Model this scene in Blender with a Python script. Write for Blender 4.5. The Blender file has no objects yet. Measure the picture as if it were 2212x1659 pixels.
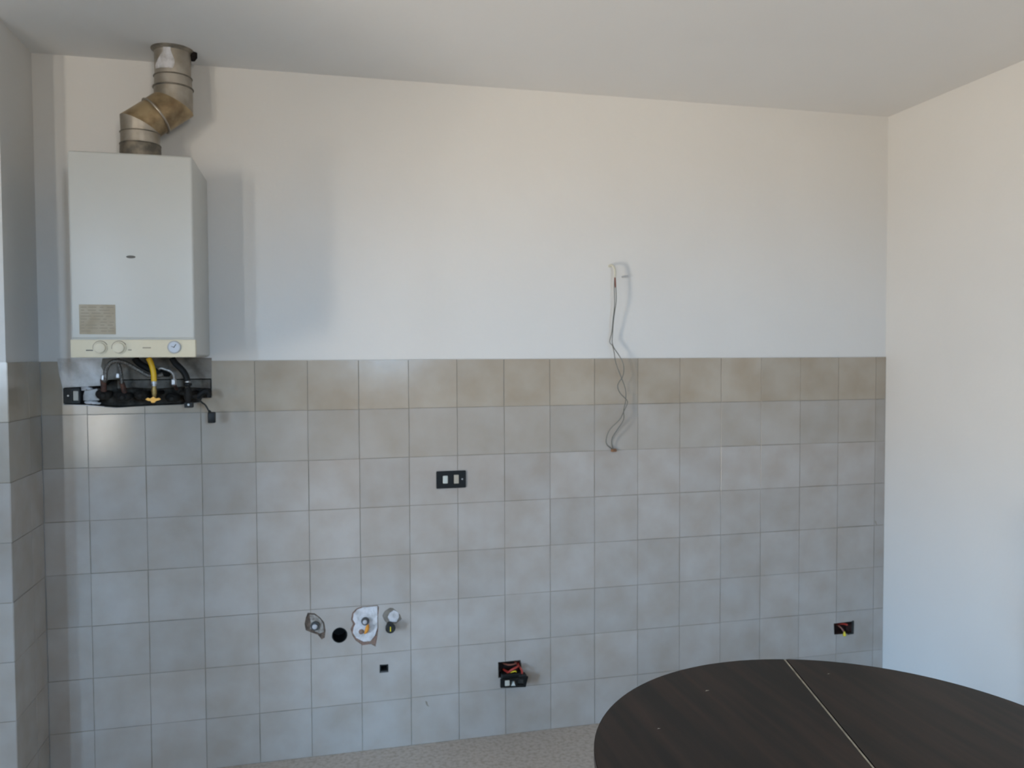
import bpy, bmesh, math, random
from mathutils import Vector, Matrix
from mathutils.geometry import delaunay_2d_cdt
R = random.Random(7)
PI = math.pi
sc = bpy.context.scene
COL = sc.collection

# ------------------------------------------------------------------ camera
cd = bpy.data.cameras.new('camera'); cam = bpy.data.objects.new('camera', cd); COL.objects.link(cam)
CAM = Vector((0.8335, -3.3184, 1.6142)); YAW, PITCH, ROLL = 0.2368, -0.0352, -0.0044
fw = Vector((math.sin(YAW)*math.cos(PITCH), math.cos(YAW)*math.cos(PITCH), math.sin(PITCH)))
rt = Vector((math.cos(YAW), -math.sin(YAW), 0)); up = rt.cross(fw)
r2 = rt*math.cos(ROLL) + up*math.sin(ROLL); u2 = up*math.cos(ROLL) - rt*math.sin(ROLL)
m3 = Matrix((r2, u2, -fw)).transposed().to_4x4()
cam.matrix_world = Matrix.Translation(CAM) @ m3
cd.sensor_width = 36; cd.sensor_fit = 'HORIZONTAL'; cd.lens = 1753.57/2212*36; cd.clip_start = .01
cd.dof.use_dof = True; cd.dof.focus_distance = 1.25; cd.dof.aperture_fstop = 9.0      # the photograph is slightly out of focus
sc.camera = cam

# ------------------------------------------------------------------ sky outside, exposure
SKY = (0.42, 0.68, 1.0); SKY_S = 116.0
GRD = (1.0, 0.89, 0.75); GRD_S = 80.0
w = bpy.data.worlds.new('sky'); sc.world = w; w.use_nodes = True
nt = w.node_tree; nt.nodes.clear()
tc = nt.nodes.new('ShaderNodeTexCoord'); sx = nt.nodes.new('ShaderNodeSeparateXYZ')
mr = nt.nodes.new('ShaderNodeMapRange'); mr.inputs[1].default_value = -.03; mr.inputs[2].default_value = .03
mx = nt.nodes.new('ShaderNodeMix'); mx.data_type = 'RGBA'
mx.inputs[6].default_value = tuple(c*GRD_S for c in GRD)+(1,); mx.inputs[7].default_value = tuple(c*SKY_S for c in SKY)+(1,)
bg = nt.nodes.new('ShaderNodeBackground'); wo = nt.nodes.new('ShaderNodeOutputWorld')
L = nt.links.new
L(tc.outputs['Generated'], sx.inputs[0]); L(sx.outputs[2], mr.inputs[0]); L(mr.outputs[0], mx.inputs[0])
L(mx.outputs[2], bg.inputs[0]); L(bg.outputs[0], wo.inputs[0])
sc.view_settings.view_transform = 'Standard'; sc.view_settings.look = 'None'
sc.view_settings.gamma = 1; sc.view_settings.use_curve_mapping = False
sc.view_settings.exposure = 0.04
sc.cycles.max_bounces = 12; sc.cycles.diffuse_bounces = 8; sc.cycles.glossy_bounces = 4
sc.cycles.transparent_max_bounces = 12; sc.cycles.caustics_reflective = False; sc.cycles.caustics_refractive = False
sc.cycles.use_denoising = True

# unseen openings in left and front wall, placed and sized for their light
XR, XL, YF, ZC = 3.455, -2.2, -5.2, 2.723
LEFT = ((-3.12, -2.42, .02, 1.40), (-3.62, -3.30, 1.40, 2.50))          # y0 y1 z0 z1, unseen openings in the left wall
FRONT = ((-1.98, -1.64, 1.40, 2.40), (-1.34, -1.13, 0.66, 2.30), (1.40, 1.76, 1.66, 2.54))   # x0 x1 z0 z1, front openings; middle added for a tile highlight, last as fill
def portal(name, loc, rot, sx_, sy_):
    l = bpy.data.lights.new(name, 'AREA'); l.shape = 'RECTANGLE'; l.size = sx_; l.size_y = sy_
    l.cycles.is_portal = True
    o = bpy.data.objects.new(name, l); COL.objects.link(o); o.location = loc; o.rotation_euler = rot
for W_ in LEFT: portal('door_daylight', (XL-.2, (W_[0]+W_[1])/2, (W_[2]+W_[3])/2), (0, -PI/2, 0), W_[3]-W_[2], W_[1]-W_[0])
for W_ in FRONT: portal('window_daylight', ((W_[0]+W_[1])/2, YF-.2, (W_[2]+W_[3])/2), (PI/2, 0, 0), W_[1]-W_[0], W_[3]-W_[2])

# ------------------------------------------------------------------ materials
def mat(name, col, rough=.5, metal=0., spec=.5, var=None, vscale=8., vcont=(.35, .65), bump=0., bscale=60., rnd=0., detail=4, coords='world', stretch=None, coat=0.):
    """col: base colour; var: second colour mixed in by noise; rnd: tone change from object to object"""
    m = bpy.data.materials.new(name); m.use_nodes = True; n = m.node_tree; l = n.links.new
    b = n.nodes['Principled BSDF']; b.inputs['Base Color'].default_value = (*col, 1)
    b.inputs['Roughness'].default_value = rough; b.inputs['Metallic'].default_value = metal
    b.inputs['Specular IOR Level'].default_value = spec; b.inputs['Coat Weight'].default_value = coat
    vec = None
    if coords == 'world': g = n.nodes.new('ShaderNodeNewGeometry'); vec = g.outputs['Position']
    else: g = n.nodes.new('ShaderNodeTexCoord'); vec = g.outputs['Object']
    if stretch:
        mp = n.nodes.new('ShaderNodeMapping'); mp.inputs['Rotation'].default_value = stretch[0]; mp.inputs['Scale'].default_value = stretch[1]
        l(vec, mp.inputs[0]); vec = mp.outputs[0]
    last = None
    if var:
        t = n.nodes.new('ShaderNodeTexNoise'); t.inputs['Scale'].default_value = vscale; t.inputs['Detail'].default_value = detail
        l(vec, t.inputs['Vector'])
        r = n.nodes.new('ShaderNodeMapRange'); r.inputs[1].default_value, r.inputs[2].default_value = vcont
        l(t.outputs['Fac'], r.inputs[0])
        x = n.nodes.new('ShaderNodeMix'); x.data_type = 'RGBA'; x.inputs[6].default_value = (*col, 1); x.inputs[7].default_value = (*var, 1)
        l(r.outputs[0], x.inputs[0]); last = x.outputs[2]; l(last, b.inputs['Base Color'])
    if rnd:
        oi = n.nodes.new('ShaderNodeObjectInfo'); r = n.nodes.new('ShaderNodeMapRange'); r.inputs[3].default_value = 1-rnd; r.inputs[4].default_value = 1+rnd
        l(oi.outputs['Random'], r.inputs[0])
        h = n.nodes.new('ShaderNodeHueSaturation'); l(r.outputs[0], h.inputs['Value'])
        if last: l(last, h.inputs['Color'])
        else: h.inputs['Color'].default_value = (*col, 1)
        l(h.outputs[0], b.inputs['Base Color'])
    if bump:
        t = n.nodes.new('ShaderNodeTexNoise'); t.inputs['Scale'].default_value = bscale; t.inputs['Detail'].default_value = 3
        l(vec, t.inputs['Vector'])
        bm_ = n.nodes.new('ShaderNodeBump'); bm_.inputs['Strength'].default_value = bump; bm_.inputs['Distance'].default_value = .01
        l(t.outputs['Fac'], bm_.inputs['Height']); l(bm_.outputs[0], b.inputs['Normal'])
    return m
M = {}
M['paint'] = mat('matt_white_paint', (.62, .615, .60), .85, spec=.25, var=(.60, .595, .58), vscale=1.6, bump=.12, bscale=25)
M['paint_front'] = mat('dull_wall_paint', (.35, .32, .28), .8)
M['ceil'] = mat('ceiling_paint', (.73, .72, .705), .9, spec=.2, var=(.71, .70, .685), vscale=1.2, bump=.08, bscale=20)
M['tile'] = mat('glazed_tile', (.378, .356, .335), .15, spec=.42, var=(.335, .300, .268), vscale=7, rnd=.05, bump=.05, bscale=9)
M['tile_top'] = mat('stained_glazed_tile', (.370, .330, .275), .20, spec=.40, var=(.315, .262, .200), vscale=6, vcont=(.35, .7), rnd=.05, bump=.05, bscale=9)  # browner glaze tone for the top tile row
M['tile_second'] = mat('yellowed_glazed_tile', (.360, .336, .308), .16, spec=.40, var=(.318, .284, .243), vscale=6, vcont=(.35, .7), rnd=.05, bump=.05, bscale=9)  # tone between the top row and the rest
M['grout'] = mat('dirty_grout', (.31, .285, .25), .95, spec=.1, var=(.20, .172, .135), vscale=5)
M['floor'] = mat('terrazzo', (.47, .42, .37), .45, spec=.4, var=(.35, .295, .24), vscale=60, vcont=(.42, .68), detail=6)
M['plaster'] = mat('raw_plaster', (.62, .61, .60), .95, spec=.1, var=(.42, .40, .375), vscale=18, bump=.5, bscale=60)
M['wplaster'] = mat('white_gypsum', (.56, .56, .58), .9, spec=.1, var=(.36, .345, .335), vscale=30, vcont=(.45, .75), bump=.6, bscale=90)
M['brick'] = mat('broken_brick', (.25, .155, .125), .95, spec=.1, var=(.20, .15, .12), vscale=70, bump=.8, bscale=120)
M['mortar'] = mat('dark_mortar', (.085, .072, .058), .95, spec=.1, var=(.035, .030, .025), vscale=25, bump=.8, bscale=90)
M['mortar3'] = mat('brown_rubble', (.15, .11, .085), .95, spec=.1, var=(.07, .055, .045), vscale=60, bump=.8, bscale=90)
M['cement2'] = mat('patchy_cement', (.34, .32, .295), .95, spec=.1, var=(.17, .15, .13), vscale=55, bump=.6, bscale=90)
M['cement'] = mat('dirty_cement_plaster', (.235, .215, .19), .95, spec=.1, var=(.14, .122, .10), vscale=14, bump=.5, bscale=60)  # plaster darkened with boiler shade; also bare cement in a chip
M['mortar2'] = mat('grey_mortar', (.15, .14, .12), .95, spec=.1, var=(.09, .08, .07), vscale=25, bump=.6, bscale=90)
M['enamel'] = mat('white_enamel', (.475, .48, .455), .38, spec=.4, var=(.46, .465, .44), vscale=3)
M['ivory'] = mat('yellowed_ivory_plastic', (.60, .545, .415), .5, spec=.3, var=(.56, .505, .375), vscale=9)
M['ivory2'] = mat('ivory_knob_plastic', (.60, .55, .43), .5, spec=.3)
M['dark_ink'] = mat('dark_ink', (.10, .095, .085), .6)
M['grey_ink'] = mat('faded_ink', (.25, .215, .165), .7)
M['gauge'] = mat('gauge_face', (.40, .44, .50), .35)
M['gauge_rim'] = mat('grey_plastic', (.36, .37, .38), .4)
M['black'] = mat('black_plastic', (.007, .008, .008), .45, spec=.25)
M['black2'] = mat('dusty_black_plastic', (.018, .020, .020), .6, spec=.25, var=(.032, .032, .030), vscale=50)
M['rubber'] = mat('black_rubber', (.008, .008, .008), .6, spec=.2)
M['braid'] = mat('braided_steel', (.20, .185, .165), .45, metal=.7, var=(.09, .08, .07), vscale=220, vcont=(.4, .6), bump=.3, bscale=300)
M['chrome'] = mat('worn_chrome', (.42, .42, .44), .42, metal=.6, var=(.45, .44, .43), vscale=60)
M['silver'] = mat('silver_hose', (.42, .40, .38), .4, metal=.6, var=(.25, .23, .21), vscale=90)
M['copper'] = mat('tarnished_copper', (.13, .06, .042), .6, metal=.4, var=(.06, .035, .028), vscale=60)
M['brass'] = mat('dirty_brass', (.42, .29, .10), .45, metal=.6, var=(.22, .14, .05), vscale=80)
M['valve'] = mat('dark_grimy_metal', (.022, .019, .016), .65, spec=.25, metal=.3, var=(.012, .011, .010), vscale=40)
M['yellow'] = mat('yellow_hose', (.80, .46, .012), .45)
M['handle'] = mat('orange_brass_handle', (.72, .36, .06), .45, metal=.3)
M['flue'] = mat('galvanised_steel', (.40, .365, .315), .42, metal=.6, var=(.25, .22, .175), vscale=14, rnd=.06)
M['flue_b'] = mat('heat_stained_steel', (.40, .30, .17), .4, metal=.55, var=(.12, .075, .035), vscale=9, vcont=(.38, .60))
M['flue_d'] = mat('dark_flue_joint', (.10, .095, .08), .5, metal=.5, var=(.22, .19, .15), vscale=30)
M['ring'] = mat('dark_pipe_ring', (.085, .085, .085), .5, metal=.3, var=(.05, .05, .05), vscale=80)
M['bore'] = mat('limescaled_metal', (.40, .40, .42), .6)
M['soot'] = mat('soot', (.015, .012, .012), .95, spec=.1)
M['hemp'] = mat('orange_hemp', (.62, .25, .03), .8)
M['wire'] = mat('grey_wire_sheath', (.12, .12, .105), .6)
M['wire_w'] = mat('off_white_cable', (.50, .49, .41), .6)
M['wire_r'] = mat('red_wire', (.30, .028, .018), .45)
M['wire_y'] = mat('yellow_wire', (.62, .50, .02), .45)
M['wire_br'] = mat('brown_wire', (.16, .05, .03), .5)
M['beige'] = mat('beige_switch_plastic', (.36, .33, .27), .45)
M['white_pl'] = mat('white_switch_plastic', (.46, .49, .46), .4)
M['rust'] = mat('rusty_box', (.045, .018, .014), .7, var=(.025, .012, .010), vscale=40)
M['frame'] = mat('window_frame_wood', (.55, .52, .46), .5)
M['screw'] = mat('screw_metal', (.35, .35, .34), .4, metal=.8)
# dark veneer with long grain along the table split
M['veneer'] = mat('dark_wood_veneer', (.010, .0082, .0075), .42, spec=.22, var=(.036, .021, .016), vscale=3.2, vcont=(.40, .75), detail=8,
                  stretch=((0, 0, .263), (9, .55, 9)))
M['edge'] = mat('dark_table_edge', (.03, .026, .024), .4)
M['seam'] = mat('pale_seam', (.46, .42, .33), .6, var=(.28, .25, .20), vscale=30)
def glass():
    m = bpy.data.materials.new('window_glass'); m.use_nodes = True; n = m.node_tree; n.nodes.clear()
    o = n.nodes.new('ShaderNodeOutputMaterial'); t = n.nodes.new('ShaderNodeBsdfTransparent'); g = n.nodes.new('ShaderNodeBsdfGlossy')
    g.inputs['Roughness'].default_value = .02; f = n.nodes.new('ShaderNodeFresnel'); f.inputs[0].default_value = 1.45; x = n.nodes.new('ShaderNodeMixShader')
    n.links.new(f.outputs[0], x.inputs[0]); n.links.new(t.outputs[0], x.inputs[1]); n.links.new(g.outputs[0], x.inputs[2]); n.links.new(x.outputs[0], o.inputs[0])
    return m
M['glass'] = glass()

# ------------------------------------------------------------------ mesh helpers
def obj(name, bm, m, parent=None, smooth=False, **props):
    me = bpy.data.meshes.new(name); bm.normal_update()
    if smooth:
        for f in bm.faces: f.smooth = True
    bm.to_mesh(me); bm.free()
    if smooth:
        me.set_sharp_from_angle(angle=math.radians(40))
    me.materials.append(M[m] if isinstance(m, str) else m)
    o = bpy.data.objects.new(name, me); COL.objects.link(o)
    if parent: attach(o, parent)
    for k, v in props.items(): o[k] = v
    return o
def attach(o, p):
    o.parent = p
    q = Matrix.Identity(4); a = p
    while a: q = Matrix.Translation(a.location) @ q; a = a.parent
    o.matrix_parent_inverse = Matrix.Identity(4)
    o.location = o.location - q.to_translation()
def thing(name, label, cat, loc=(0, 0, 0), group=None):
    o = bpy.data.objects.new(name, None); COL.objects.link(o); o.location = loc; o.empty_display_size = .05
    o['label'] = label; o['category'] = cat
    if group: o['group'] = group
    return o
def box(bm, x0, x1, y0, y1, z0, z1, bev=0., seg=2):
    b = bmesh.new(); bmesh.ops.create_cube(b, size=1)
    bmesh.ops.scale(b, vec=(x1-x0, y1-y0, z1-z0), verts=b.verts); bmesh.ops.translate(b, vec=((x0+x1)/2, (y0+y1)/2, (z0+z1)/2), verts=b.verts)
    if bev: bmesh.ops.bevel(b, geom=b.edges[:], offset=bev, segments=seg, profile=.5, affect='EDGES')
    merge(bm, b); return bm
def merge(bm, b, mtx=None):
    me = bpy.data.meshes.new('t')
    if mtx: bmesh.ops.transform(b, matrix=mtx, verts=b.verts)
    b.to_mesh(me); b.free(); bm.from_mesh(me); bpy.data.meshes.remove(me)
def B(*a, **k): return box(bmesh.new(), *a, **k)
def frame_at(t):
    a = Vector((0, 1, 0)) if abs(t.y) < .9 else Vector((1, 0, 0))
    u = t.cross(a).normalized(); return u, t.cross(u).normalized()
def smooth_path(p, n=4):
    p = [Vector(q) for q in p]; out = []
    for i in range(len(p)-1):
        a = p[i-1] if i else p[i]*2-p[i+1]; b, c = p[i], p[i+1]; d = p[i+2] if i+2 < len(p) else c*2-b
        for k in range(n):
            t = k/n; out.append(.5*((2*b)+(c-a)*t+(2*a-5*b+4*c-d)*t*t+(3*b-a-3*c+d)*t**3))
    return out+[p[-1]]
def tube(bm, path, r, n=10, caps=True):
    p = [Vector(q) for q in path]; rings = []; u = None
    for i, q in enumerate(p):
        t = ((p[min(i+1, len(p)-1)]-p[max(i-1, 0)])).normalized()
        if u is None: u, v = frame_at(t)
        else: u = (u-t*u.dot(t)).normalized(); v = t.cross(u)
        rr = r[i] if hasattr(r, '__len__') else r
        rings.append([bm.verts.new(q+(u*math.cos(a)+v*math.sin(a))*rr) for a in [2*PI*k/n for k in range(n)]])
    for a, b in zip(rings, rings[1:]):
        for k in range(n): bm.faces.new((a[k], a[(k+1) % n], b[(k+1) % n], b[k]))
    if caps: bm.faces.new(rings[0][::-1]); bm.faces.new(rings[-1])
    bmesh.ops.recalc_face_normals(bm, faces=bm.faces[:]); return bm
def T(path, r, n=10, sm=True): return tube(bmesh.new(), smooth_path(path) if sm else path, r, n)
def cyl(a, b, r, n=20, r1=None): return tube(bmesh.new(), [a, b], [r, r if r1 is None else r1], n)
def prof(p0, axis, prof_, n=28):
    """lathe: list of (distance along axis, radius) round the axis through p0"""
    p0, ax = Vector(p0), Vector(axis).normalized(); u, v = frame_at(ax); bm = bmesh.new(); rings = []
    for d, r in prof_:
        rings.append([bm.verts.new(p0+ax*d+(u*math.cos(a)+v*math.sin(a))*max(r, 1e-5)) for a in [2*PI*k/n for k in range(n)]])
    for a, b in zip(rings, rings[1:]):
        for k in range(n): bm.faces.new((a[k], a[(k+1) % n], b[(k+1) % n], b[k]))
    bm.faces.new(rings[0][::-1]); bm.faces.new(rings[-1]); bmesh.ops.recalc_face_normals(bm, faces=bm.faces[:]); return bm
def inside(p, poly):
    c = False; j = len(poly)-1
    for i in range(len(poly)):
        a, b = poly[i], poly[j]
        if (a[1] > p[1]) != (b[1] > p[1]) and p[0] < (b[0]-a[0])*(p[1]-a[1])/(b[1]-a[1])+a[0]: c = not c
        j = i
    return c
def rect(a, b, c, d): return [(a, c), (b, c), (b, d), (a, d)]
def region(inc, exc, fmap, d0, d1):
    """solid between depth d0 (seen side) and d1 over polygon inc minus polygons exc; fmap(u, v, d) -> 3D"""
    V = [Vector(p) for p in inc]; E = []; n = len(V); E += [(i, (i+1) % n) for i in range(n)]
    for h in exc:
        k = len(V); V += [Vector(p) for p in h]; E += [(k+i, k+(i+1) % len(h)) for i in range(len(h))]
    vs, es, fs = delaunay_2d_cdt(V, E, [], 0, 1e-6)[:3]
    keep = []
    for f in fs:
        c = sum((vs[i] for i in f), Vector((0, 0)))/len(f)
        if inside(c, inc) and not any(inside(c, h) for h in exc): keep.append(f)
    bm = bmesh.new(); fr, bk = {}, {}
    for f in keep:
        for i in f:
            if i not in fr: fr[i] = bm.verts.new(fmap(vs[i].x, vs[i].y, d0)); bk[i] = bm.verts.new(fmap(vs[i].x, vs[i].y, d1))
    cnt = {}
    for f in keep:
        bm.faces.new([fr[i] for i in f]); bm.faces.new([bk[i] for i in reversed(f)])
        for a, b in zip(f, f[1:]+f[:1]): cnt[(a, b)] = 1
    for a, b in cnt:
        if (b, a) not in cnt: bm.faces.new((fr[b], fr[a], bk[a], bk[b]))
    bmesh.ops.recalc_face_normals(bm, faces=bm.faces[:]); return bm
XZ = lambda u, v, d: (u, d, v)      # back wall: depth is Y
def patch(name, poly, y0, y1, m, parent): return obj(name, region(poly, [], XZ, y0, y1), m, parent)
def empty_struct(name):
    o = bpy.data.objects.new(name, None); COL.objects.link(o); o['kind'] = 'structure'; return o

# ------------------------------------------------------------------ outlines on the back wall (metres, x and z)
NICHE = [(-.078, 1.502), (0, 1.505), (.055, 1.508), (.075, 1.530), (.440, 1.530), (.440, 1.458), (.405, 1.455), (.398, 1.440), (.33, 1.432), (.22, 1.430), (.10, 1.425), (.0, 1.436), (-.078, 1.440)]
MISSING = [(-.098, 1.61), (-.094, 1.56), (-.088, 1.53), (-.082, 1.50), (-.080, 1.438), (.0, 1.434), (.10, 1.423), (.22, 1.428), (.33, 1.430), (.400, 1.438), (.407, 1.453), (.442, 1.456), (.442, 1.61)]
CHIP_A = [(0.7891, 0.5888), (0.8159, 0.5841), (0.8353, 0.5673), (0.8522, 0.5455), (0.8579, 0.5118), (0.8539, 0.4814), (0.8415, 0.4761), (0.827, 0.4965), (0.8051, 0.5061), (0.7808, 0.5183), (0.7763, 0.5441), (0.7815, 0.5691)]
CHIP_C = [(1.002, 0.5964), (1.0651, 0.598), (1.0714, 0.5897), (1.0671, 0.546), (1.068, 0.5044), (1.0651, 0.4735), (1.0558, 0.4276), (1.0382, 0.4395), (1.0028, 0.4375), (0.9754, 0.4606), (0.9631, 0.4823), (0.9559, 0.5086), (0.9661, 0.5284), (0.9589, 0.547), (0.9642, 0.5749), (0.9819, 0.5915)]
PLAS_C = [(1.0082, 0.5933), (1.0651, 0.5941), (1.0646, 0.5462), (1.0642, 0.5047), (1.0537, 0.4745), (1.0358, 0.4527), (1.008, 0.4525), (0.978, 0.4707), (0.9657, 0.4924), (0.9685, 0.5127), (0.9762, 0.5276), (0.9663, 0.5464), (0.9691, 0.5693), (0.9843, 0.5862)]
CHIP_D = [(1.1159, 0.5836), (1.0953, 0.5723), (1.085, 0.5523), (1.0924, 0.5335), (1.105, 0.5195), (1.1408, 0.5165), (1.1641, 0.5329), (1.1566, 0.5518), (1.1413, 0.5686), (1.1286, 0.5813)]
PLAS_D = [(1.126, 0.5789), (1.1055, 0.5663), (1.0964, 0.5462), (1.1076, 0.5219), (1.1383, 0.5194), (1.1513, 0.5444), (1.1489, 0.5628), (1.1362, 0.5742)]
BOX_A = [(1.5704, 0.3123), (1.6635, 0.3125), (1.6675, 0.2861), (1.6675, 0.2491), (1.5721, 0.2494)]
BOX_B = [(3.1867, 0.3464), (3.2889, 0.3491), (3.2896, 0.2914), (3.1898, 0.2933)]
SQ = [(1.0714, 0.3507), (1.1071, 0.3492), (1.1068, 0.3166), (1.0711, 0.3171)]
DR = (.9125, .487, .0305)
DRAIN = [(DR[0]+DR[2]*math.cos(a), DR[1]+DR[2]*1.03*math.sin(a)) for a in [2*PI*k/24 for k in range(24)]]
HOLES = [NICHE, BOX_A, BOX_B, SQ, DRAIN]          # go deep into the wall
CUTS = [MISSING, CHIP_A, CHIP_C, CHIP_D, BOX_A, BOX_B, SQ, DRAIN]   # broken out of the tiles

# ------------------------------------------------------------------ room shell
YW = .005            # painted plane of the back wall; tile faces lie at y = 0
DT = 1.600           # top of the tiling
wb = obj('wall_back', region(rect(XL-.25, XR+.25, -.1, ZC+.1), HOLES, XZ, YW, .09), 'paint', kind='structure')
obj('wall_core', B(XL-.25, XR+.25, .09, .25, -.1, ZC+.1), 'mortar', wb)
g = obj('grout', region(rect(-.155, XR, .0, DT-.003), CUTS, XZ, .0016, YW+.001), 'grout', wb)
TILE = bmesh.new(); box(TILE, -.0988, .0988, 0, .006, -.0988, .0988)
def bev_front(bm, off=.00025):
    es = [e for e in bm.edges if all(abs(v.co.y) < 1e-6 for v in e.verts)]
    bmesh.ops.bevel(bm, geom=es, offset=off, segments=1, affect='EDGES')
bev_front(TILE); tile_me = bpy.data.meshes.new('tile'); TILE.to_mesh(tile_me); TILE.free()
tile_me.materials.append(M['tile'])
tile_top_me = tile_me.copy(); tile_top_me.materials[0] = M['tile_top']
tile_2_me = tile_me.copy(); tile_2_me.materials[0] = M['tile_second']
ROW = lambda r: ((tile_top_me, 'tile_top'), (tile_2_me, 'tile_second'))[r] if r < 2 else (tile_me, 'tile')
def overlaps(c, polys):
    x0, x1, z0, z1 = c
    out = []
    for p in polys:
        if min(q[0] for q in p) < x1 and max(q[0] for q in p) > x0 and min(q[1] for q in p) < z1 and max(q[1] for q in p) > z0: out.append(p)
    return out
def put_tile(parent, c, me_full, m, xf, polys=(), tilt=.0035):
    """c = cell x0 x1 z0 z1 in the wall's own plane; xf maps that plane into the room"""
    x0, x1, z0, z1 = c; cx, cz = (x0+x1)/2, (z0+z1)/2; gp = .0012
    ov = overlaps(c, polys)
    full = abs(x1-x0-.2) < .001 and abs(z1-z0-.2) < .001
    if ov:
        bm = region(rect(x0+gp-cx, x1-gp-cx, z0+gp-cz, z1-gp-cz), [[(a-cx, b-cz) for a, b in p] for p in ov], XZ, 0, .0045)
        if not bm.faces: bm.free(); return
        o = obj('tile', bm, m)
    elif full: o = bpy.data.objects.new('tile', me_full); COL.objects.link(o)
    else:
        b = B(x0+gp-cx, x1-gp-cx, 0, .006, z0+gp-cz, z1-gp-cz); bev_front(b); o = obj('tile', b, m)
    k = .35 if ov else 1
    rot = Matrix.Rotation(R.uniform(-tilt, tilt)*k, 4, 'X') @ Matrix.Rotation(R.uniform(-tilt, tilt)*k, 4, 'Z') @ Matrix.Rotation(R.uniform(-.002, .002), 4, 'Y')
    mw = xf @ Matrix.Translation((cx+R.uniform(-.0006, .0006)*k, R.uniform(-.0004, .0002), cz+R.uniform(-.0006, .0006)*k)) @ rot
    o.parent = parent; o.matrix_local = mw
I4 = Matrix.Identity(4)
xs = [-.155]+[.2*i for i in range(0, 18)]+[XR]
for r in range(8):
    z1 = DT-.2*r; z0 = z1-.2
    for a, b in zip(xs, xs[1:]):
        put_tile(wb, (a, b, z0, z1), *ROW(r), I4, CUTS)
# chipped-out spots in the tiling, each with what is bare behind
bare = []
NICHE_HOLE = [NICHE]
SHADE_EDGE = [(.058, 1.62), (.050, 1.58), (.066, 1.545), (.050, 1.50), (.06, 1.42)]
obj('plaster_patch', region(MISSING, NICHE_HOLE+[SHADE_EDGE+[(.6, 1.42), (.6, 1.62)]], XZ, .0005, .006), 'plaster', wb)
obj('cement_patch', region(MISSING, NICHE_HOLE+[SHADE_EDGE+[(-.3, 1.42), (-.3, 1.62)]], XZ, .0008, .006), 'cement', wb)  # boiler's shade painted in as a darker half of the bare plaster
patch('brick_patch', CHIP_A, .0030, .006, 'mortar3', wb)
patch('plaster_patch', [(.795, .580), (.815, .578), (.835, .562), (.848, .540), (.851, .505), (.835, .500), (.815, .512), (.797, .523), (.800, .55)], .0015, .0035, 'cement2', wb)
patch('brick_patch', CHIP_C, .0022, .006, 'brick', wb)
patch('plaster_patch', PLAS_C, -.0015, .003, 'wplaster', wb)
patch('cement_patch', CHIP_D, .0022, .006, 'cement', wb)
patch('plaster_patch', [((a-1.1165)*.84+1.1235, (b-.545)*.84+.5435) for a, b in PLAS_D], -.0015, .003, 'wplaster', wb)
# small chips knocked off the glaze
for px, pz, s in ((1.264, .167, 1.), (3.409, .811, .9)):
    pl = [(px-.006*s, pz+.014*s), (px+.001, pz+.010*s), (px+.004*s, pz-.002), (px+.010*s, pz-.012*s), (px+.002, pz-.009*s), (px-.004*s, pz+.001)]
    patch('tile_chip', pl, -.0006, .001, 'grout', wb)
# raw lining of the niche behind the boiler
ln = bmesh.new(); n_ = len(NICHE); cx_ = sum(p[0] for p in NICHE)/n_; cz_ = sum(p[1] for p in NICHE)/n_
ins = [((p[0]-cx_)*.997+cx_, (p[1]-cz_)*.985+cz_) for p in NICHE]
fr_ = [ln.verts.new((p[0], .002, p[1])) for p in ins]; bk_ = [ln.verts.new((p[0], .080, p[1])) for p in ins]
for i in range(n_): ln.faces.new((fr_[i], fr_[(i+1) % n_], bk_[(i+1) % n_], bk_[i]))
ln.faces.new(bk_)
obj('niche_lining', ln, 'mortar', wb)
obj('mortar_ledge', region([(.105, 1.496), (.16, 1.499), (.25, 1.494), (.33, 1.500), (.436, 1.492), (.436, 1.526), (.105, 1.526)], [], XZ, .006, .075), 'mortar2', wb)

ceil = obj('ceiling', B(XL-.25, XR+.25, YF-.25, .25, ZC, ZC+.15), 'ceil', kind='structure')
floor = obj('floor', B(XL-.25, XR+.25, YF-.25, .25, -.12, 0), 'floor', kind='structure')
for c in floor.data.vertices: pass
obj('wall_right', B(XR, XR+.25, YF-.25, YW, -.1, ZC), 'paint', kind='structure')
YZl = lambda u, v, d: (d, u, v)
obj('wall_left', region(rect(YF-.25, YW, -.1, ZC), [rect(*W_) for W_ in LEFT], YZl, XL, XL-.25), 'paint', kind='structure')
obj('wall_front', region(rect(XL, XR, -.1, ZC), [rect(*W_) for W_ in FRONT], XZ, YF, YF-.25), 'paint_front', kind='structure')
# pier closing off the left end of the tiled wall
XP, YP = -.155, -.330
pier = obj('wall_pier', B(XL, XP-.005, YP+.005, YW, -.0, ZC), 'paint', kind='structure')
obj('grout', B(XL+.001, XP-.0016, YP+.0016, YW-.001, .0, DT-.003), 'grout', pier)
xf_side = Matrix.Translation((XP, YP, 0)) @ Matrix.Rotation(PI/2, 4, 'Z')          # plane u -> +y, faces +x
for r in range(8):
    z1 = DT-.2*r; z0 = z1-.2
    for a, b in ((0.0, .2), (.2, .328)):
        put_tile(pier, (a, b, z0, z1), *ROW(r), xf_side)
    for k in range(11):
        a = XP-.2*(k+1); b = a+.2
        if k == 10: a = XL+.002
        if b-a > .01: put_tile(pier, (a, b, z0, z1), *ROW(r), Matrix.Translation((0, YP, 0)))
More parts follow.
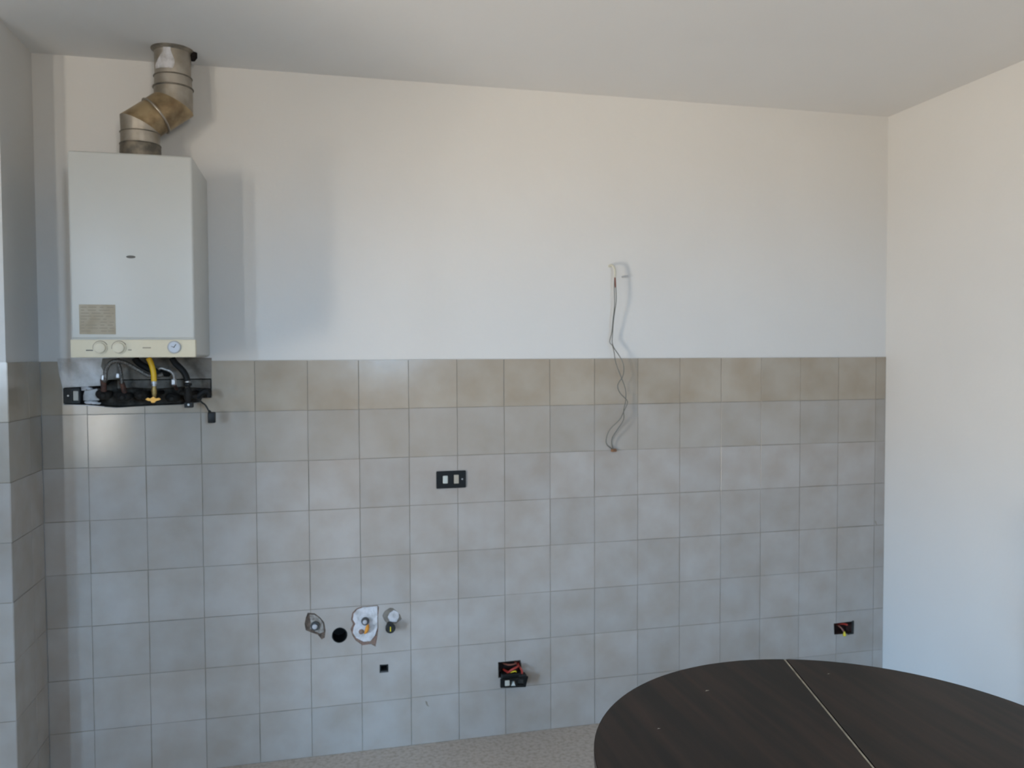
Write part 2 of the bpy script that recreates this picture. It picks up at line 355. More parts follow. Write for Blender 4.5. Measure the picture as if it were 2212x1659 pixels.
# unseen windows, shaped and placed for the daylight
def unseen_glazing(name, mp, u0, u1, v0, v1, leaves, rail=None):
    root = empty_struct(name); c = Vector(mp((u0+u1)/2, v0, 0)); root.location = c
    def fb(nm, a, b, cc, d, t0, t1, m, par):
        p, q = Vector(mp(a, cc, t0)), Vector(mp(b, d, t1))
        o = B(*(x for k in range(3) for x in (min(p[k], q[k]), max(p[k], q[k]))), bev=.004 if m == 'frame' else 0, seg=1)
        return obj(nm, o, m, par)
    t = .03
    for a, b, cc, d in ((u0, u0+t, v0, v1), (u1-t, u1, v0, v1), (u0+t, u1-t, v1-t, v1), (u0+t, u1-t, v0, v0+t)): fb('frame_bar', a, b, cc, d, .06, .12, 'frame', root)
    for k in range(leaves):
        a = u0+t+(u1-u0-2*t)*k/leaves; b = u0+t+(u1-u0-2*t)*(k+1)/leaves; s = .03
        for q in ((a, a+s, v0+t, v1-t), (b-s, b, v0+t, v1-t), (a+s, b-s, v1-t-s, v1-t), (a+s, b-s, v0+t, v0+t+s)): fb('sash_bar', *q, .07, .11, 'frame', root)
        fb('pane', a+s, b-s, v0+t+s, v1-t-s, .088, .092, 'glass', root)
    return root
for i_, W_ in enumerate(LEFT): unseen_glazing('window_%d' % (i_+1), lambda u, v, d: (XL-d, u, v), *W_, 2 if W_[1]-W_[0] > .8 else 1)  # unseen windows, placed for their light
for i_, W_ in enumerate(FRONT): unseen_glazing('window_%d' % (i_+3), lambda u, v, d: (u, YF-d, v), *W_, 1)  # unseen windows, placed for their light; some added as highlight and fill

# ------------------------------------------------------------------ boiler
BX0, BX1, BY, BZ0, BZ1 = .052, .437, -.385, 1.613, 2.291
t = thing('gas_boiler', 'tall white wall-mounted gas boiler with yellowed control strip along its bottom', 'boiler', (BX0+.19, 0, BZ0))
obj('casing', B(BX0, BX1, BY+.004, .0045, BZ0+.002, BZ1, bev=.010, seg=3), 'enamel', t, smooth=True)
obj('front_cover', B(BX0+.001, BX1-.001, BY, BY+.03, BZ0+.062, BZ1-.002, bev=.008, seg=3), 'enamel', t, smooth=True)
pn = obj('control_panel', B(BX0-.0005, BX1+.0005, BY-.004, BY+.02, BZ0, BZ0+.0595, bev=.003), 'ivory', t, smooth=True, label='yellowed ivory control strip')
yf = BY-.004
for kx in (.142, .199):
    k = obj('knob', prof((kx, yf, 1.645), (0, -1, 0), [(0, .0215), (.004, .0215), (.005, .0185), (.014, .0165), (.0155, .0145)]), 'ivory2', pn, smooth=True)
    # grip bar on the knob face
for kx in (.142, .199):
    obj('knob_scale', region([(kx+.024*math.cos(a), 1.645+.024*math.sin(a)) for a in [PI*(.15+.9*i/20) for i in range(21)]]+[(kx+.0215*math.cos(a), 1.645+.0215*math.sin(a)) for a in [PI*(1.05-.9*i/20) for i in range(21)]], [], XZ, yf-.0006, yf), 'grey_ink', pn)
gg = obj('pressure_gauge', prof((.370, yf, 1.647), (0, -1, 0), [(0, .0215), (.004, .0215), (.0055, .019), (.0045, .0175), (.0046, .0)]), 'gauge_rim', pn, smooth=True)
obj('gauge_dial', prof((.370, yf-.0046, 1.647), (0, -1, 0), [(0, .0172), (.0006, .0170)]), 'gauge', pn)
bm = bmesh.new(); merge(bm, B(-.0012, .0012, yf-.0062, yf-.0054, -.002, .012), Matrix.Translation((.370, 0, 1.647)) @ Matrix.Rotation(.6, 4, 'Y'))
merge(bm, B(-.0009, .0009, yf-.0062, yf-.0054, -.002, .009), Matrix.Translation((.370, 0, 1.647)) @ Matrix.Rotation(-1.3, 4, 'Y')); obj('gauge_needle', bm, 'dark_ink', pn)
for a, b, z in ((.098, .119, 1.637), (.226, .237, 1.638), (.271, .297, 1.645)):
    obj('printed_mark', B(a, b, yf-.0005, yf, z-.0018, z+.0018), 'grey_ink' if a > .12 else 'dark_ink', pn)
bd = [(.240+.0145*math.cos(a), 1.947+.0048*math.sin(a)) for a in [2*PI*k/20 for k in range(20)]]
obj('badge', region(bd, [], XZ, BY-.002, BY+.001), 'dark_ink', t, label='small dark oval badge')
st = obj('instruction_sticker', B(.079, .189, BY-.0008, BY+.001, 1.690, 1.788), mat('sticker_paper', (.365, .325, .255), .7, spec=.2, var=(.31, .265, .195), vscale=20), t, label='brownish square sticker with lines of faded print')
for i in range(9):
    z = 1.779-i*.0098; xx = .084
    while xx < .180:
        ww = min(R.uniform(.010, .034), .184-xx)
        if R.random() < .8: obj('printed_line', B(xx, xx+ww, BY-.0012, BY-.0007, z-.0012, z+.0012), 'grey_ink', st)
        xx += ww+R.uniform(.003, .012)

# ------------------------------------------------------------------ flue
P0, A, Bq, P1 = Vector((.236, -.172, BZ1+.0006)), Vector((.236, -.172, 2.436)), Vector((.343, -.135, 2.528)), Vector((.343, -.135, ZC))
RF = .0655
fl = thing('flue_pipe', 'dented grey metal flue pipe bending from boiler top up into the ceiling', 'pipe', P0)
def seg(name, a, b, na, nb, r0, r1, m, n=36, label=None):
    """pipe gore between two mitre planes with normals na, nb"""
    a, b = Vector(a), Vector(b); d = (b-a).normalized(); u, v = frame_at(d); bm = bmesh.new(); rings = []
    for p, nn, r in ((a, Vector(na).normalized(), r0), (b, Vector(nb).normalized(), r1)):
        ring = []
        for k in range(n):
            o_ = p+(u*math.cos(2*PI*k/n)+v*math.sin(2*PI*k/n))*r
            ring.append(bm.verts.new(o_+d*((p-o_).dot(nn)/d.dot(nn))))
        rings.append(ring)
    mid = []
    for k in range(n): bm.faces.new((rings[0][k], rings[0][(k+1) % n], rings[1][(k+1) % n], rings[1][k]))
    bmesh.ops.recalc_face_normals(bm, faces=bm.faces[:])
    o = obj(name, bm, m, fl, smooth=True)
    if label: o['label'] = label
    return o
Z = Vector((0, 0, 1)); dm = (Bq-A).normalized()
n1 = (Z+dm).normalized()
C1 = A.lerp(Bq, .47)
zj = 2.408
seg('flue_section', P0, (P0.x, P0.y, 2.366), Z, Z, RF+.004, RF+.002, 'flue_d', label='dark lower joint')
seg('flue_section', (P0.x, P0.y, 2.364), (P0.x, P0.y, zj), Z, Z, RF, RF, 'flue')
seg('flue_section', (P0.x, P0.y, zj), A, Z, n1, RF-.002, RF, 'flue')
seg('flue_elbow', A, C1, n1, dm, RF, RF-.001, 'flue_b', label='brown heat-stained elbow')
seg('flue_elbow', C1, Bq, dm, n1, RF+.001, RF+.001, 'flue_b', label='brown heat-stained elbow')
seg('flue_section', Bq, (Bq.x, Bq.y, 2.585), n1, Z, RF, RF+.001, 'flue')
seg('flue_section', (Bq.x, Bq.y, 2.583), (Bq.x, Bq.y, 2.625), Z, Z, RF-.001, RF-.002, 'flue')
seg('flue_section', (Bq.x, Bq.y, 2.624), (Bq.x, Bq.y, ZC-.001), Z, Z, RF-.004, RF-.003, 'flue')
def ring(p, ax, R_, r, m, n=32, lab=None):
    u, v = frame_at(Vector(ax).normalized()); pts = [Vector(p)+(u*math.cos(2*PI*k/n)+v*math.sin(2*PI*k/n))*R_ for k in range(n)]
    bm = bmesh.new(); rr = []
    ax = Vector(ax).normalized()
    for k, q in enumerate(pts):
        d = (q-Vector(p)).normalized(); rr.append([bm.verts.new(q+d*r*math.cos(a)+ax*r*math.sin(a)) for a in [2*PI*j/6 for j in range(6)]])
    for k in range(n):
        for j in range(6): bm.faces.new((rr[k][j], rr[k][(j+1) % 6], rr[(k+1) % n][(j+1) % 6], rr[(k+1) % n][j]))
    bmesh.ops.recalc_face_normals(bm, faces=bm.faces[:]); return obj('joint_ring', bm, m, fl, smooth=True)
ring(C1, dm, RF+.0015, .004, 'flue'); ring((P0.x, P0.y, zj), Z, RF, .0022, 'flue_d'); ring((Bq.x, Bq.y, 2.585), Z, RF+.002, .0032, 'flue_d')
ring((Bq.x, Bq.y, 2.624), Z, RF-.001, .0025, 'flue_d'); ring((P0.x, P0.y, 2.366), Z, RF+.001, .003, 'flue_d')
obj('ceiling_collar', prof((Bq.x, Bq.y, ZC), (0, 0, -1), [(0, RF+.008), (.0025, RF+.007), (.006, RF+.001), (.012, RF-.002)], 36), 'flue_d', fl, smooth=True)
obj('rust_hole', prof((Bq.x+.066, Bq.y+.010, ZC), (0, 0, -1), [(0, .017), (.016, .017), (.028, .009)], 16), 'soot', fl, label='black sooty gap at the ceiling')
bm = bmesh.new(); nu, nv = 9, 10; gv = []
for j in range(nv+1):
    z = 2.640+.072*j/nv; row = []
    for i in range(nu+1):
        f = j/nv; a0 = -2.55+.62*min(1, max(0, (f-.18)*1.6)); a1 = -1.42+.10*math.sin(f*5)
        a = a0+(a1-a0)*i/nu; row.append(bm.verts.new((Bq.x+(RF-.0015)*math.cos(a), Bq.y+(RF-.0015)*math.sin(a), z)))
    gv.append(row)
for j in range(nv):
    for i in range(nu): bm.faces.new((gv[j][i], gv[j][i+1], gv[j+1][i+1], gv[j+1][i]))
obj('paint_patch', bm, 'wplaster', fl, smooth=True, label='white paint splash')  # steel's bright reflection set as a white patch on the pipe

# ------------------------------------------------------------------ hoses and valves under the boiler
def nut(p, r, h, m, par, name='nut', ax=(0, 0, 1)): return obj(name, prof((p[0]-ax[0]*h/2, p[1]-ax[1]*h/2, p[2]-ax[2]*h/2), ax, [(0, r*.85), (h*.15, r), (h*.85, r), (h, r*.85)], 6), m, par)
t = thing('braided_hose', 'braided steel hose arching from left valve under the white boiler', 'hose', (.08, -.09, 1.53))
obj('hose', T([(0.0812, -.085, 1.5262), (0.0852, -.09, 1.5356), (0.0862, -.09, 1.5497), (0.0886, -.09, 1.5688), (0.1014, -.09, 1.5911), (0.1212, -.09, 1.6002), (0.147, -.09, 1.5964), (0.1727, -.09, 1.5827), (0.2037, -.085, 1.5621), (0.2328, -.09, 1.546), (.262, -.092, 1.544), (.282, -.092, 1.550)], .0078, 12), 'braid', t, smooth=True)
nut((.0800, -.087, 1.540), .0105, .020, 'chrome', t)
t = thing('metal_pipe', 'thin dark pipe rising beside the arched braided hose under boiler', 'pipe', (.134, -.06, 1.52))
obj('pipe', T([(0.1346, -.06, 1.5131), (0.1339, -.06, 1.5324), (0.1324, -.06, 1.5486), (0.1286, -.06, 1.5713), (0.1246, -.06, 1.5907), (0.1236, -.06, 1.611)], .0062, 10), 'braid', t, smooth=True)
nut((.1250, -.075, 1.546), .0085, .018, 'chrome', t)
t = thing('silver_hose', 'short silver hose curving down right of the yellow hose', 'hose', (.318, -.07, 1.52))
obj('hose', T([(0.2628, -.075, 1.5689), (0.2733, -.075, 1.5725), (0.2892, -.075, 1.5677), (0.3051, -.075, 1.5613), (0.3146, -.073, 1.5502), (0.3172, -.07, 1.5346), (0.3175, -.07, 1.5101)], .0058, 10), 'silver', t, smooth=True)
nut((.3152, -.07, 1.5204), .0098, .022, 'chrome', t)
obj('pipe_tail', T([(0.3175, -.068, 1.510), (0.3184, -.055, 1.503), (0.3180, -.040, 1.496), (.318, -.02, 1.492)], .0060, 8), 'copper', t, smooth=True)
t = thing('black_hose', 'thick black hose bulging behind the yellow gas hose', 'hose', (.2, -.06, 1.6))
obj('hose', T([(0.1800, -.055, 1.6110), (0.1860, -.055, 1.6000), (0.1972, -.052, 1.5881), (0.214, -.050, 1.5764), (0.2298, -.048, 1.5671), (0.2500, -.045, 1.5595), (0.2736, -.040, 1.5534), (0.2868, -.014, 1.5520)], .0125, 12), 'rubber', t, smooth=True)
t = thing('yellow_gas_hose', 'bright yellow gas hose hanging from the boiler to a brass tap', 'hose', (.25, -.11, 1.52))
obj('hose', T([(0.2365, -.11, 1.6115), (0.2405, -.11, 1.6035), (0.2477, -.11, 1.5824), (0.2530, -.11, 1.5542), (0.2542, -.11, 1.5237)], .0098, 14), 'yellow', t, smooth=True)
obj('ferrule', prof((.2542, -.11, 1.525), (0, 0, -1), [(0, .0105), (.010, .0105), (.011, .008), (.018, .008)], 16), 'chrome', t, smooth=True)
t = thing('gas_tap', 'brass gas tap with orange butterfly handle below the yellow hose', 'tap', (.253, -.1, 1.47))
obj('body', prof((.2535, -.108, 1.510), (0, 0, -1), [(0, .0075), (.006, .0085), (.012, .0075), (.018, .0095), (.030, .0095), (.036, .0075), (.044, .007)], 14), 'brass', t, smooth=True)
obj('inlet', T([(.253, -.108, 1.482), (.253, -.05, 1.480), (.253, .06, 1.478)], .0085, 12), 'valve', t, smooth=True)
hb = region([(.2265, 1.4600), (.233, 1.4650), (.243, 1.4625), (.2525, 1.4690), (.262, 1.4625), (.272, 1.4645), (.2785, 1.4590), (.270, 1.4545), (.262, 1.4535), (.257, 1.4470), (.247, 1.4470), (.243, 1.4535), (.235, 1.4540)], [], XZ, -.126, -.116)
obj('handle', hb, 'handle', t, label='orange butterfly handle')
t = thing('drain_hose', 'black rubber hose running down to right-hand valve under boiler', 'hose', (.34, -.1, 1.56))
obj('hose', T([(0.3150, -.1, 1.6110), (0.3200, -.1, 1.6020), (0.327, -.1, 1.5905), (0.3385, -.1, 1.5785), (0.3499, -.1, 1.566), (0.3598, -.1, 1.5504), (0.3660, -.1, 1.5332), (.3675, -.1, 1.524)], [.0115]*1+[.0115]*28, 12), 'rubber', t, smooth=True)
nut((.3680, -.1, 1.5225), .0105, .009, 'silver', t)
nut((.3690, -.1, 1.5115), .0145, .011, 'rubber', t, 'collar')
t = thing('angle_valve', 'dark grimy valve with black lever at right end of wall niche', 'valve', (.37, -.08, 1.47))
obj('body', prof((.3690, -.098, 1.506), (0, 0, -1), [(0, .0085), (.008, .0085), (.009, .0125), (.028, .0135), (.036, .016), (.052, .012), (.062, .009)], 14), 'valve', t, smooth=True)
obj('nut', prof((.3665, -.098, 1.503), (0, 0, -1), [(0, .0075), (.012, .0085)], 6), 'mortar2', t)
obj('inlet', T([(.369, -.09, 1.476), (.372, -.03, 1.474), (.375, .06, 1.474)], .011, 12), 'valve', t, smooth=True)
obj('side_arm', T([(.340, -.07, 1.480), (.358, -.085, 1.477), (.376, -.09, 1.466), (.400, -.08, 1.467), (.418, -.065, 1.478), (.436, -.06, 1.488)], [.009]*21, 10), 'valve', t, smooth=True)
obj('lever', T([(.398, -.080, 1.462), (.412, -.082, 1.476), (.428, -.080, 1.486), (.440, -.076, 1.474), (.438, -.074, 1.462)], [.010]*17, 10), 'rubber', t, smooth=True, label='black lever')
bm = B(.3545, .3845, -.100, -.070, 1.4245, 1.4445, bev=.002); obj('bracket', bm, 'black2', t)
obj('screw', prof((.3700, -.100, 1.436), (0, -1, 0), [(0, .005), (.002, .004)], 12), 'screw', t)
def gate_valve(x, zz, lab, w=.020):
    t = thing('shutoff_valve', lab, 'valve', (x, -.04, zz), 'shut-off valves in the boiler niche')
    obj('body', T([(x-w, -.025, zz+.004), (x-w*.3, -.035, zz), (x+w*.5, -.035, zz-.002), (x+w, -.02, zz+.002)], [.014, .016, .018, .019, .020, .019, .018, .018, .018, .017, .016, .015, .013], 12), 'valve', t, smooth=True)
    obj('inlet', T([(x, -.03, zz), (x, .03, zz), (x, .07, zz)], .011, 10), 'valve', t, smooth=True)
    obj('bonnet', prof((x, -.045, zz-.004), (0, -1, 0), [(0, .014), (.010, .012), (.014, .007)], 12), 'valve', t, smooth=True)
    return t
a = gate_valve(.066, 1.476, 'dark shut-off valve at the left under the braided hose')
obj('riser', T([(0.0735, -.070, 1.5323), (0.0725, -.06, 1.512), (0.0700, -.05, 1.4906)], .0105, 12), 'copper', a, smooth=True, label='tarnished copper riser')
b = gate_valve(.132, 1.468, 'dark bulging shut-off valve lowest in the middle of niche', .026)
obj('riser', T([(0.1338, -.060, 1.5202), (0.1367, -.05, 1.5027), (0.1385, -.04, 1.4831)], .0095, 12), 'copper', b, smooth=True, label='tarnished copper riser')
gate_valve(.194, 1.474, 'dark shut-off valve just left of the brass gas tap', .014)
gate_valve(.303, 1.460, 'dark shut-off valve between brass tap and black lever', .016)
t = thing('power_plug', 'small black plug dangling on a thin cable right of boiler valves', 'plug', (.45, -.09, 1.38))
obj('cable', T([(0.4080, -.104, 1.4520), (0.4130, -.100, 1.4480), (0.419, -.094, 1.441), (0.427, -.09, 1.4338), (0.4371, -.09, 1.4157), (0.4423, -.09, 1.4029)], .0030, 8), 'black2', t, smooth=True)
obj('plug', B(.4365, .4635, -.105, -.078, 1.3655, 1.4065, bev=.004), 'black', t, smooth=True)
obj('strain_relief', cyl((.4445, -.09, 1.403), (.4400, -.09, 1.413), .0065, 12, .004), 'black', t, smooth=True)
# electric box at the niche's left end with mortar lumps beside it
t = thing('socket_box', 'black electric box with beige switch at left end of boiler niche', 'electrical box', (-.045, 0, 1.44))
obj('box', region(rect(-.0775, -.022, 1.443, 1.500), [rect(-.047, -.026, 1.452, 1.490)], XZ, -.010, .03), 'black2', t)
obj('rocker', B(-.046, -.027, -.006, .02, 1.4525, 1.4895, bev=.002), 'beige', t, label='beige rocker')
obj('screw', prof((-.061, -.010, 1.472), (0, -1, 0), [(0, .004), (.0015, .003)], 10), 'screw', t)
bm = bmesh.new()
for x, z, r in ((-.006, 1.4995, .012), (.008, 1.497, .010), (-.012, 1.493, .007), (.006, 1.446, .013), (.024, 1.444, .012), (.038, 1.441, .008)):
    b_ = bmesh.new(); bmesh.ops.create_icosphere(b_, subdivisions=2, radius=r)
    for v in b_.verts: v.co *= 1+R.uniform(-.14, .14)
    bmesh.ops.scale(b_, vec=(1.2, .9, .55), verts=b_.verts); merge(bm, b_, Matrix.Translation((x, .002, z)))
obj('mortar_lump', bm, 'wplaster', wb)
obj('mortar_lump', region([(-.018, 1.452), (.010, 1.450), (.036, 1.452), (.040, 1.470), (.030, 1.496), (-.012, 1.490), (-.018, 1.470)], [], XZ, .020, .06), 'plaster', wb)

# ------------------------------------------------------------------ double switch
t = thing('wall_switch', 'black rectangular wall plate with two light rockers on the tiles', 'switch', (1.372, 0, 1.065))
sw = region([(x, z) for x, z in ((1.3125, 1.0655), (1.4315, 1.0655), (1.4335, 1.068), (1.4335, 1.135), (1.4315, 1.1370), (1.3125, 1.1370), (1.3105, 1.1345), (1.3105, 1.068))], [], XZ, -.009, .0)
bmesh.ops.bevel(sw, geom=[e for e in sw.edges if all(abs(v.co.y+.009) < 1e-5 for v in e.verts) and len(e.link_faces) == 2 and abs(e.calc_face_angle(0)) > .5], offset=.003, segments=2, affect='EDGES')
obj('plate', sw, 'black', t)
obj('rocker', B(1.3365, 1.3570, -.0135, -.008, 1.0865, 1.1190, bev=.003), 'white_pl', t, label='white rocker')
obj('rocker', B(1.3830, 1.4030, -.0135, -.008, 1.0850, 1.1210, bev=.002), 'beige', t, label='beige rocker')
obj('indicator', prof((1.4180, -.009, 1.1020), (0, -1, 0), [(0, .0035), (.001, .003)], 12), 'gauge_rim', t)

# ------------------------------------------------------------------ hanging wires
W_A = [(2.0763, -0.042, 1.9442), (2.0724, -0.0484, 1.8971), (2.0736, -0.0491, 1.8316), (2.0697, -0.0414, 1.7665), (2.0673, -0.0324, 1.712), (2.0587, -0.0304, 1.6708), (2.0678, -0.0372, 1.6542), (2.0719, -0.0466, 1.6294), (2.0793, -0.0499, 1.58), (2.1079, -0.0441, 1.5137), (2.1293, -0.0346, 1.4634), (2.1311, -0.03, 1.4133), (2.1204, -0.0346, 1.3749), (2.1167, -0.0442, 1.3369), (2.0852, -0.0499, 1.2939), (2.0698, -0.032, 1.2595), (2.0719, -0.02, 1.2304), (2.0835, -0.008, 1.2009)]
W_B = [(2.0802, -0.042, 1.9443), (2.0799, -0.0484, 1.8972), (2.0808, -0.0491, 1.8426), (2.0738, -0.0414, 1.7774), (2.0714, -0.0324, 1.712), (2.0721, -0.0304, 1.657), (2.1017, -0.0372, 1.6074), (2.1157, -0.0466, 1.5688), (2.1115, -0.0499, 1.5249), (2.0903, -0.0441, 1.4864), (2.1028, -0.0346, 1.4527), (2.137, -0.03, 1.4187), (2.1369, -0.0346, 1.4023), (2.1167, -0.0442, 1.3701), (2.0969, -0.0499, 1.3378), (2.0573, -0.0465, 1.2998), (2.0452, -0.032, 1.2657), (2.0484, -0.02, 1.2311), (2.0806, -0.008, 1.2038)]
t = thing('hanging_cable', 'pair of thin grey wires twisting down from white wall onto tiles', 'cable', (2.078, -.045, 1.2))
obj('wire', T(W_A, .0020, 6), 'wire', t, smooth=True); obj('wire', T(W_B, .0020, 6), 'wire', t, smooth=True)
obj('cable_sheath', T([(2.0690, .01, 1.9956), (2.0715, -.012, 2.0001), (2.0745, -.035, 1.9911), (2.0783, -.042, 1.9711), (2.0774, -.045, 1.9438)], .0052, 8), 'wire_w', t, smooth=True, label='off-white sheath')
obj('wire_joint', T([(2.0770, -.045, 1.945), (2.0777, -.047, 1.925), (2.0785, -.048, 1.902)], .0032, 8), 'wire_br', t, smooth=True, label='brown tape')
obj('terminal', B(2.074, 2.0975, -.014, 0, 1.194, 1.207, bev=.003), mat('rusty_terminal', (.26, .12, .05), .6, var=(.12, .06, .03), vscale=120), t, label='rusty brown terminal')
t = thing('wall_plug', 'small grey wall plug stub beside the top of the hanging wires', 'wall plug', (2.14, 0, 1.954))
obj('plug', T([(2.128, .008, 1.9525), (2.135, -.006, 1.9532), (2.150, -.011, 1.9548)], .0040, 8), 'gauge_rim', t, smooth=True)

# ------------------------------------------------------------------ plumbing stubs
t = thing('water_pipe_stub', 'grey ringed water pipe stub in leftmost chipped hole of the tiles', 'pipe', (.814, 0, .53))
obj('ring', prof((.8175, .01, .5330), (0, -1, 0), [(0, .0185), (.014, .0185), (.016, .0165), (.016, .0110), (.008, .0105)], 24), 'ring', t, smooth=True)
obj('bore', prof((.8155, .004, .5325), (0, -1, 0), [(0, .0100), (.0155, .0100), (.0175, .0075)], 20), 'bore', t, smooth=True)
t = thing('drain_pipe', 'open black round drain hole in the tiles between water stubs', 'pipe', (.9125, 0, .487))
bm = bmesh.new(); n = 32; rr = []
for y, r in ((.085, .0270), (-.002, .0270), (-.002, .0300), (.02, .0300)): rr.append([bm.verts.new((DR[0]+r*math.cos(2*PI*k/n), y, DR[1]+r*1.02*math.sin(2*PI*k/n))) for k in range(n)])
for a, b in zip(rr, rr[1:]):
    for k in range(n): bm.faces.new((a[k], a[(k+1) % n], b[(k+1) % n], b[k]))
bm.faces.new(rr[0]); obj('pipe', bm, 'black', t, smooth=True)
t = thing('tap_stub', 'metal tap stub with orange hemp in the large white plaster patch', 'pipe', (1.014, 0, .52))
obj('pipe', prof((1.0150, .0, .5370), (0, -1, 0), [(0, .0160), (.010, .0160), (.012, .0150), (.016, .0140), (.016, .0100), (.012, .0095)], 20), 'ring', t, smooth=True)
obj('bore', prof((1.0130, -.004, .5375), (0, -1, 0), [(0, .0085), (.0145, .0090), (.016, .007)], 16), 'bore', t, smooth=True)
obj('hemp', T([(1.026, -.010, .525), (1.022, -.018, .512), (1.018, -.016, .498), (1.012, -.006, .487)], [.004, .0055, .0065, .0075, .008, .008, .0075, .007, .0065, .006, .005, .004, .003], 8), 'hemp', t, smooth=True, label='orange hemp strands')
obj('plaster_crumb', prof((.999, .0, .494), (0, -1, 0), [(0, .012), (.005, .009), (.007, .003)], 9), 'brick', t)
t = thing('capped_pipe', 'black capped pipe end with yellow slot, rightmost of the plumbing stubs', 'pipe', (1.113, 0, .51))
obj('pipe', cyl((1.1150, .0, .5120), (1.1130, -.030, .5110), .015, 20), 'black2', t, smooth=True)
obj('cap', prof((1.1135, -.026, .5110), (0, -1, 0), [(0, .0190), (.012, .0205), (.018, .0195), (.019, .0175), (.0165, .0165), (.0165, .0)], 24), 'black2', t, smooth=True)
obj('slot', B(1.1115, 1.1155, -.0455, -.042, .4995, .5190, bev=.001), 'wire_y', t, label='yellow slot')
t = thing('square_socket_hole', 'small square black box sunk in the tiles below the pipe stubs', 'electrical box', (1.089, 0, .316))
obj('box', region(rect(1.0715, 1.1065, .3170, .3500), [rect(1.0755, 1.1025, .3250, .3465)], XZ, -.001, .05), 'black2', t)
obj('back', B(1.0745, 1.1035, .040, .048, .319, .348), 'soot', t)
obj('lip', B(1.0740, 1.1050, -.003, .0, .3175, .3235, bev=.001), 'ring', t)

# ------------------------------------------------------------------ electric boxes with wires
def liner(name, poly, m, par, d=.055, sh=.97):
    cx = sum(p[0] for p in poly)/len(poly); cz = sum(p[1] for p in poly)/len(poly); q = [((a-cx)*sh+cx, (b-cz)*sh+cz) for a, b in poly]
    bm = bmesh.new(); f = [bm.verts.new((a, -.0005, b)) for a, b in q]; k = [bm.verts.new((a, d, b)) for a, b in q]; n = len(q)
    for i in range(n): bm.faces.new((f[i], f[(i+1) % n], k[(i+1) % n], k[i]))
    bm.faces.new(k); return obj(name, bm, m, par)
t = thing('junction_box', 'open junction box in tiles with red wires spilling from it', 'electrical box', (1.617, 0, .25))
liner('box', BOX_A, 'rust', t)
obj('rim', region([(a, b) for a, b in [(1.568, .3145), (1.6655, .3150), (1.670, .286), (1.670, .247), (1.569, .247)]], [BOX_A], XZ, -.0015, .004), 'mortar', t)
obj('wire', T([(1.598, .03, .27), (1.6070, -.020, .2760), (1.6164, -.035, .2884), (1.6306, -.038, .2966), (1.6489, -.025, .2989), (1.6600, .02, .296)], .0050, 8), 'wire_r', t, smooth=True, label='red wire')
obj('wire', T([(1.650, .03, .300), (1.6580, -.02, .2930), (1.664, -.037, .2800), (1.661, -.042, .272)], .0042, 8), 'wire_r', t, smooth=True, label='red wire')
obj('wire', T([(1.612, -.02, .274), (1.6220, -.036, .2820), (1.6340, -.040, .2850), (1.640, -.03, .277)], .0026, 8), 'wire_y', t, smooth=True, label='yellow wire')
obj('wire', T([(1.594, .03, .297), (1.612, -.010, .3030), (1.640, -.014, .3060), (1.656, .03, .305)], .0036, 8), 'wire_br', t, smooth=True, label='brown wire')
t = thing('hanging_socket', 'black socket module with white inserts hanging out of junction box', 'socket', (1.625, -.035, .22))
fr = [(1.5683, .2605), (1.5700, .2319), (1.6745, .2172), (1.6889, .2615), (1.6700, .2755), (1.655, .263)]
fp = [(1.5690, .2560), (1.5690, .2225), (1.6770, .2150), (1.6885, .2580)]
obj('frame', region(fp, [[(1.588, .251), (1.588, .230), (1.606, .229), (1.606, .251)], [(1.612, .246), (1.616, .227), (1.634, .226), (1.634, .246)], [(1.641, .252), (1.641, .229), (1.668, .227), (1.672, .247)]], XZ, -.046, -.034), 'black', t)
obj('module', B(1.587, 1.607, -.050, -.030, .2290, .2520, bev=.002), mat('grey_white_insert', (.42, .42, .37), .5), t, label='off-white insert')
obj('module', region([(1.613, .2275), (1.625, .2440), (1.632, .2265)], [], XZ, -.048, -.02), 'white_pl', t, label='white wedge insert')
obj('module', B(1.642, 1.669, -.043, -.020, .2305, .2480, bev=.002), 'black2', t)
obj('back_body', B(1.577, 1.664, -.034, -.004, .246, .272, bev=.004), 'black', t)
obj('back_body', B(1.650, 1.684, -.036, -.004, .2455, .2640, bev=.004), 'black2', t)
t = thing('open_wall_box', 'small open wall box with yellow wire cap near right wall corner', 'electrical box', (3.238, 0, .29))
liner('box', BOX_B, 'rust', t)
obj('bracket', region([(3.284, .352), (3.293, .352), (3.293, .289), (3.262, .288), (3.262, .294), (3.284, .295)], [], XZ, -.003, .003), 'black2', t)
obj('wire', T([(3.235, .05, .325), (3.245, .01, .337), (3.252, -.008, .3377), (3.258, .02, .332)], .0045, 8), 'wire_r', t, smooth=True, label='red wire')
obj('wire', T([(3.215, .05, .330), (3.228, .015, .325), (3.236, .0, .312), (3.238, -.004, .304)], .0040, 8), 'wire_br', t, smooth=True, label='brown wire')
obj('wire_cap', prof((3.2400, -.006, .3060), (0, -.1, -1), [(0, .003), (.006, .0050), (.018, .0075), (.021, .006)], 12), 'wire_y', t, smooth=True, label='yellow wire cap')

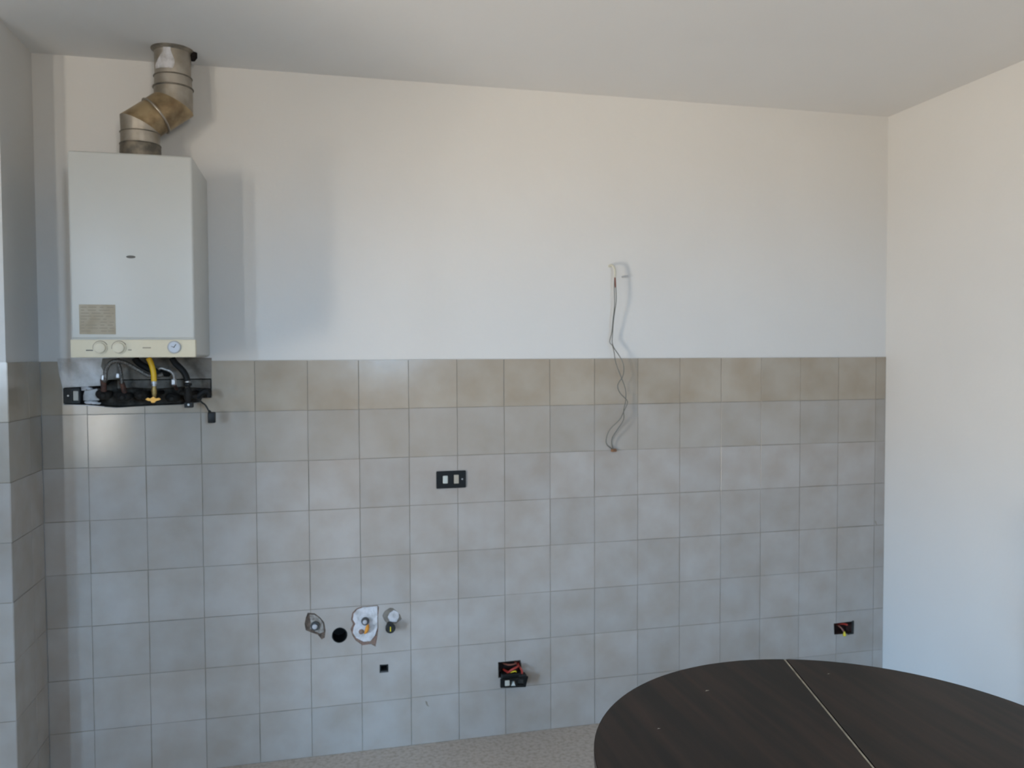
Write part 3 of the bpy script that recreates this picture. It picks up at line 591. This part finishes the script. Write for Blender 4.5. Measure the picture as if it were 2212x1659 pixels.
# ------------------------------------------------------------------ table
TC, TR, TZ = Vector((1.945, -1.853, 0)), .5645, .760
sd = Vector((-.263, -.965, 0)).normalized(); sn = Vector((-sd.y, sd.x, 0))   # along and across the split
t = thing('round_table', 'dark brown round dining table with a pale split line across the top', 'table', (TC.x, TC.y, 0))
off = (Vector((2.098, -1.323, 0))-TC).dot(sn)                              # the split runs a little off centre
def half(sgn):
    pts = []
    g = .0018
    a0 = math.asin((off+g*sgn)/TR)
    N = 56
    lo, hi = (a0, PI-a0) if sgn > 0 else (PI-a0, 2*PI+a0)
    pts = [(TR*math.cos(lo+(hi-lo)*k/N), TR*math.sin(lo+(hi-lo)*k/N)) for k in range(N+1)]
    f = lambda u, v, d: tuple(TC+sd*u+sn*v+Vector((0, 0, d)))
    bm = region(pts, [], f, TZ, TZ-.024)
    es = [e for e in bm.edges if all(abs(v.co.z-TZ) < 1e-6 for v in e.verts) and len(e.link_faces) == 2 and e.calc_face_angle(0) > .5]
    bmesh.ops.bevel(bm, geom=es, offset=.0025, segments=2, affect='EDGES')
    return bm
for s in (1, -1): obj('tabletop', half(s), 'veneer', t)
f = lambda u, v, d: tuple(TC+sd*u+sn*v+Vector((0, 0, d)))
hl = math.sqrt(TR**2-off**2)-.002
obj('split_strip', region([(-hl, off-.0022), (hl, off-.0022), (hl, off+.0022), (-hl, off+.0022)], [], f, TZ-.0016, TZ-.02), 'seam', t, label='pale gap between table halves')
# a few specks on the veneer
for x, y, s in ((1.790, -1.455, .006), (2.155, -1.435, .004), (1.585, -1.62, .004)):
    obj('scratch', region([(x-s, y-s*.4), (x+s, y), (x-s*.2, y+s*.5)], [], lambda u, v, d: (u, v, d), TZ+.0004, TZ-.001), 'seam', t)
ap = bmesh.new(); n = 64; q = []
for r, z in ((TR-.075, TZ-.024), (TR-.075, TZ-.095), (TR-.095, TZ-.095), (TR-.095, TZ-.024)): q.append([ap.verts.new((TC.x+r*math.cos(2*PI*k/n), TC.y+r*math.sin(2*PI*k/n), z)) for k in range(n)])
for i in range(4):
    a, b = q[i], q[(i+1) % 4]
    for k in range(n): ap.faces.new((a[k], a[(k+1) % n], b[(k+1) % n], b[k]))
bmesh.ops.recalc_face_normals(ap, faces=ap.faces[:]); obj('apron', ap, 'edge', t, smooth=True)
for k in range(4):
    a = PI/4+k*PI/2-.27; p = TC+Vector((math.cos(a), math.sin(a), 0))*(TR-.125); e = TC+Vector((math.cos(a), math.sin(a), 0))*(TR-.10)
    obj('leg', tube(bmesh.new(), [(e.x, e.y, 0), (p.x, p.y, .35), (p.x, p.y, TZ-.024)], [.016, .022, .028], 14), 'edge', t, smooth=True)
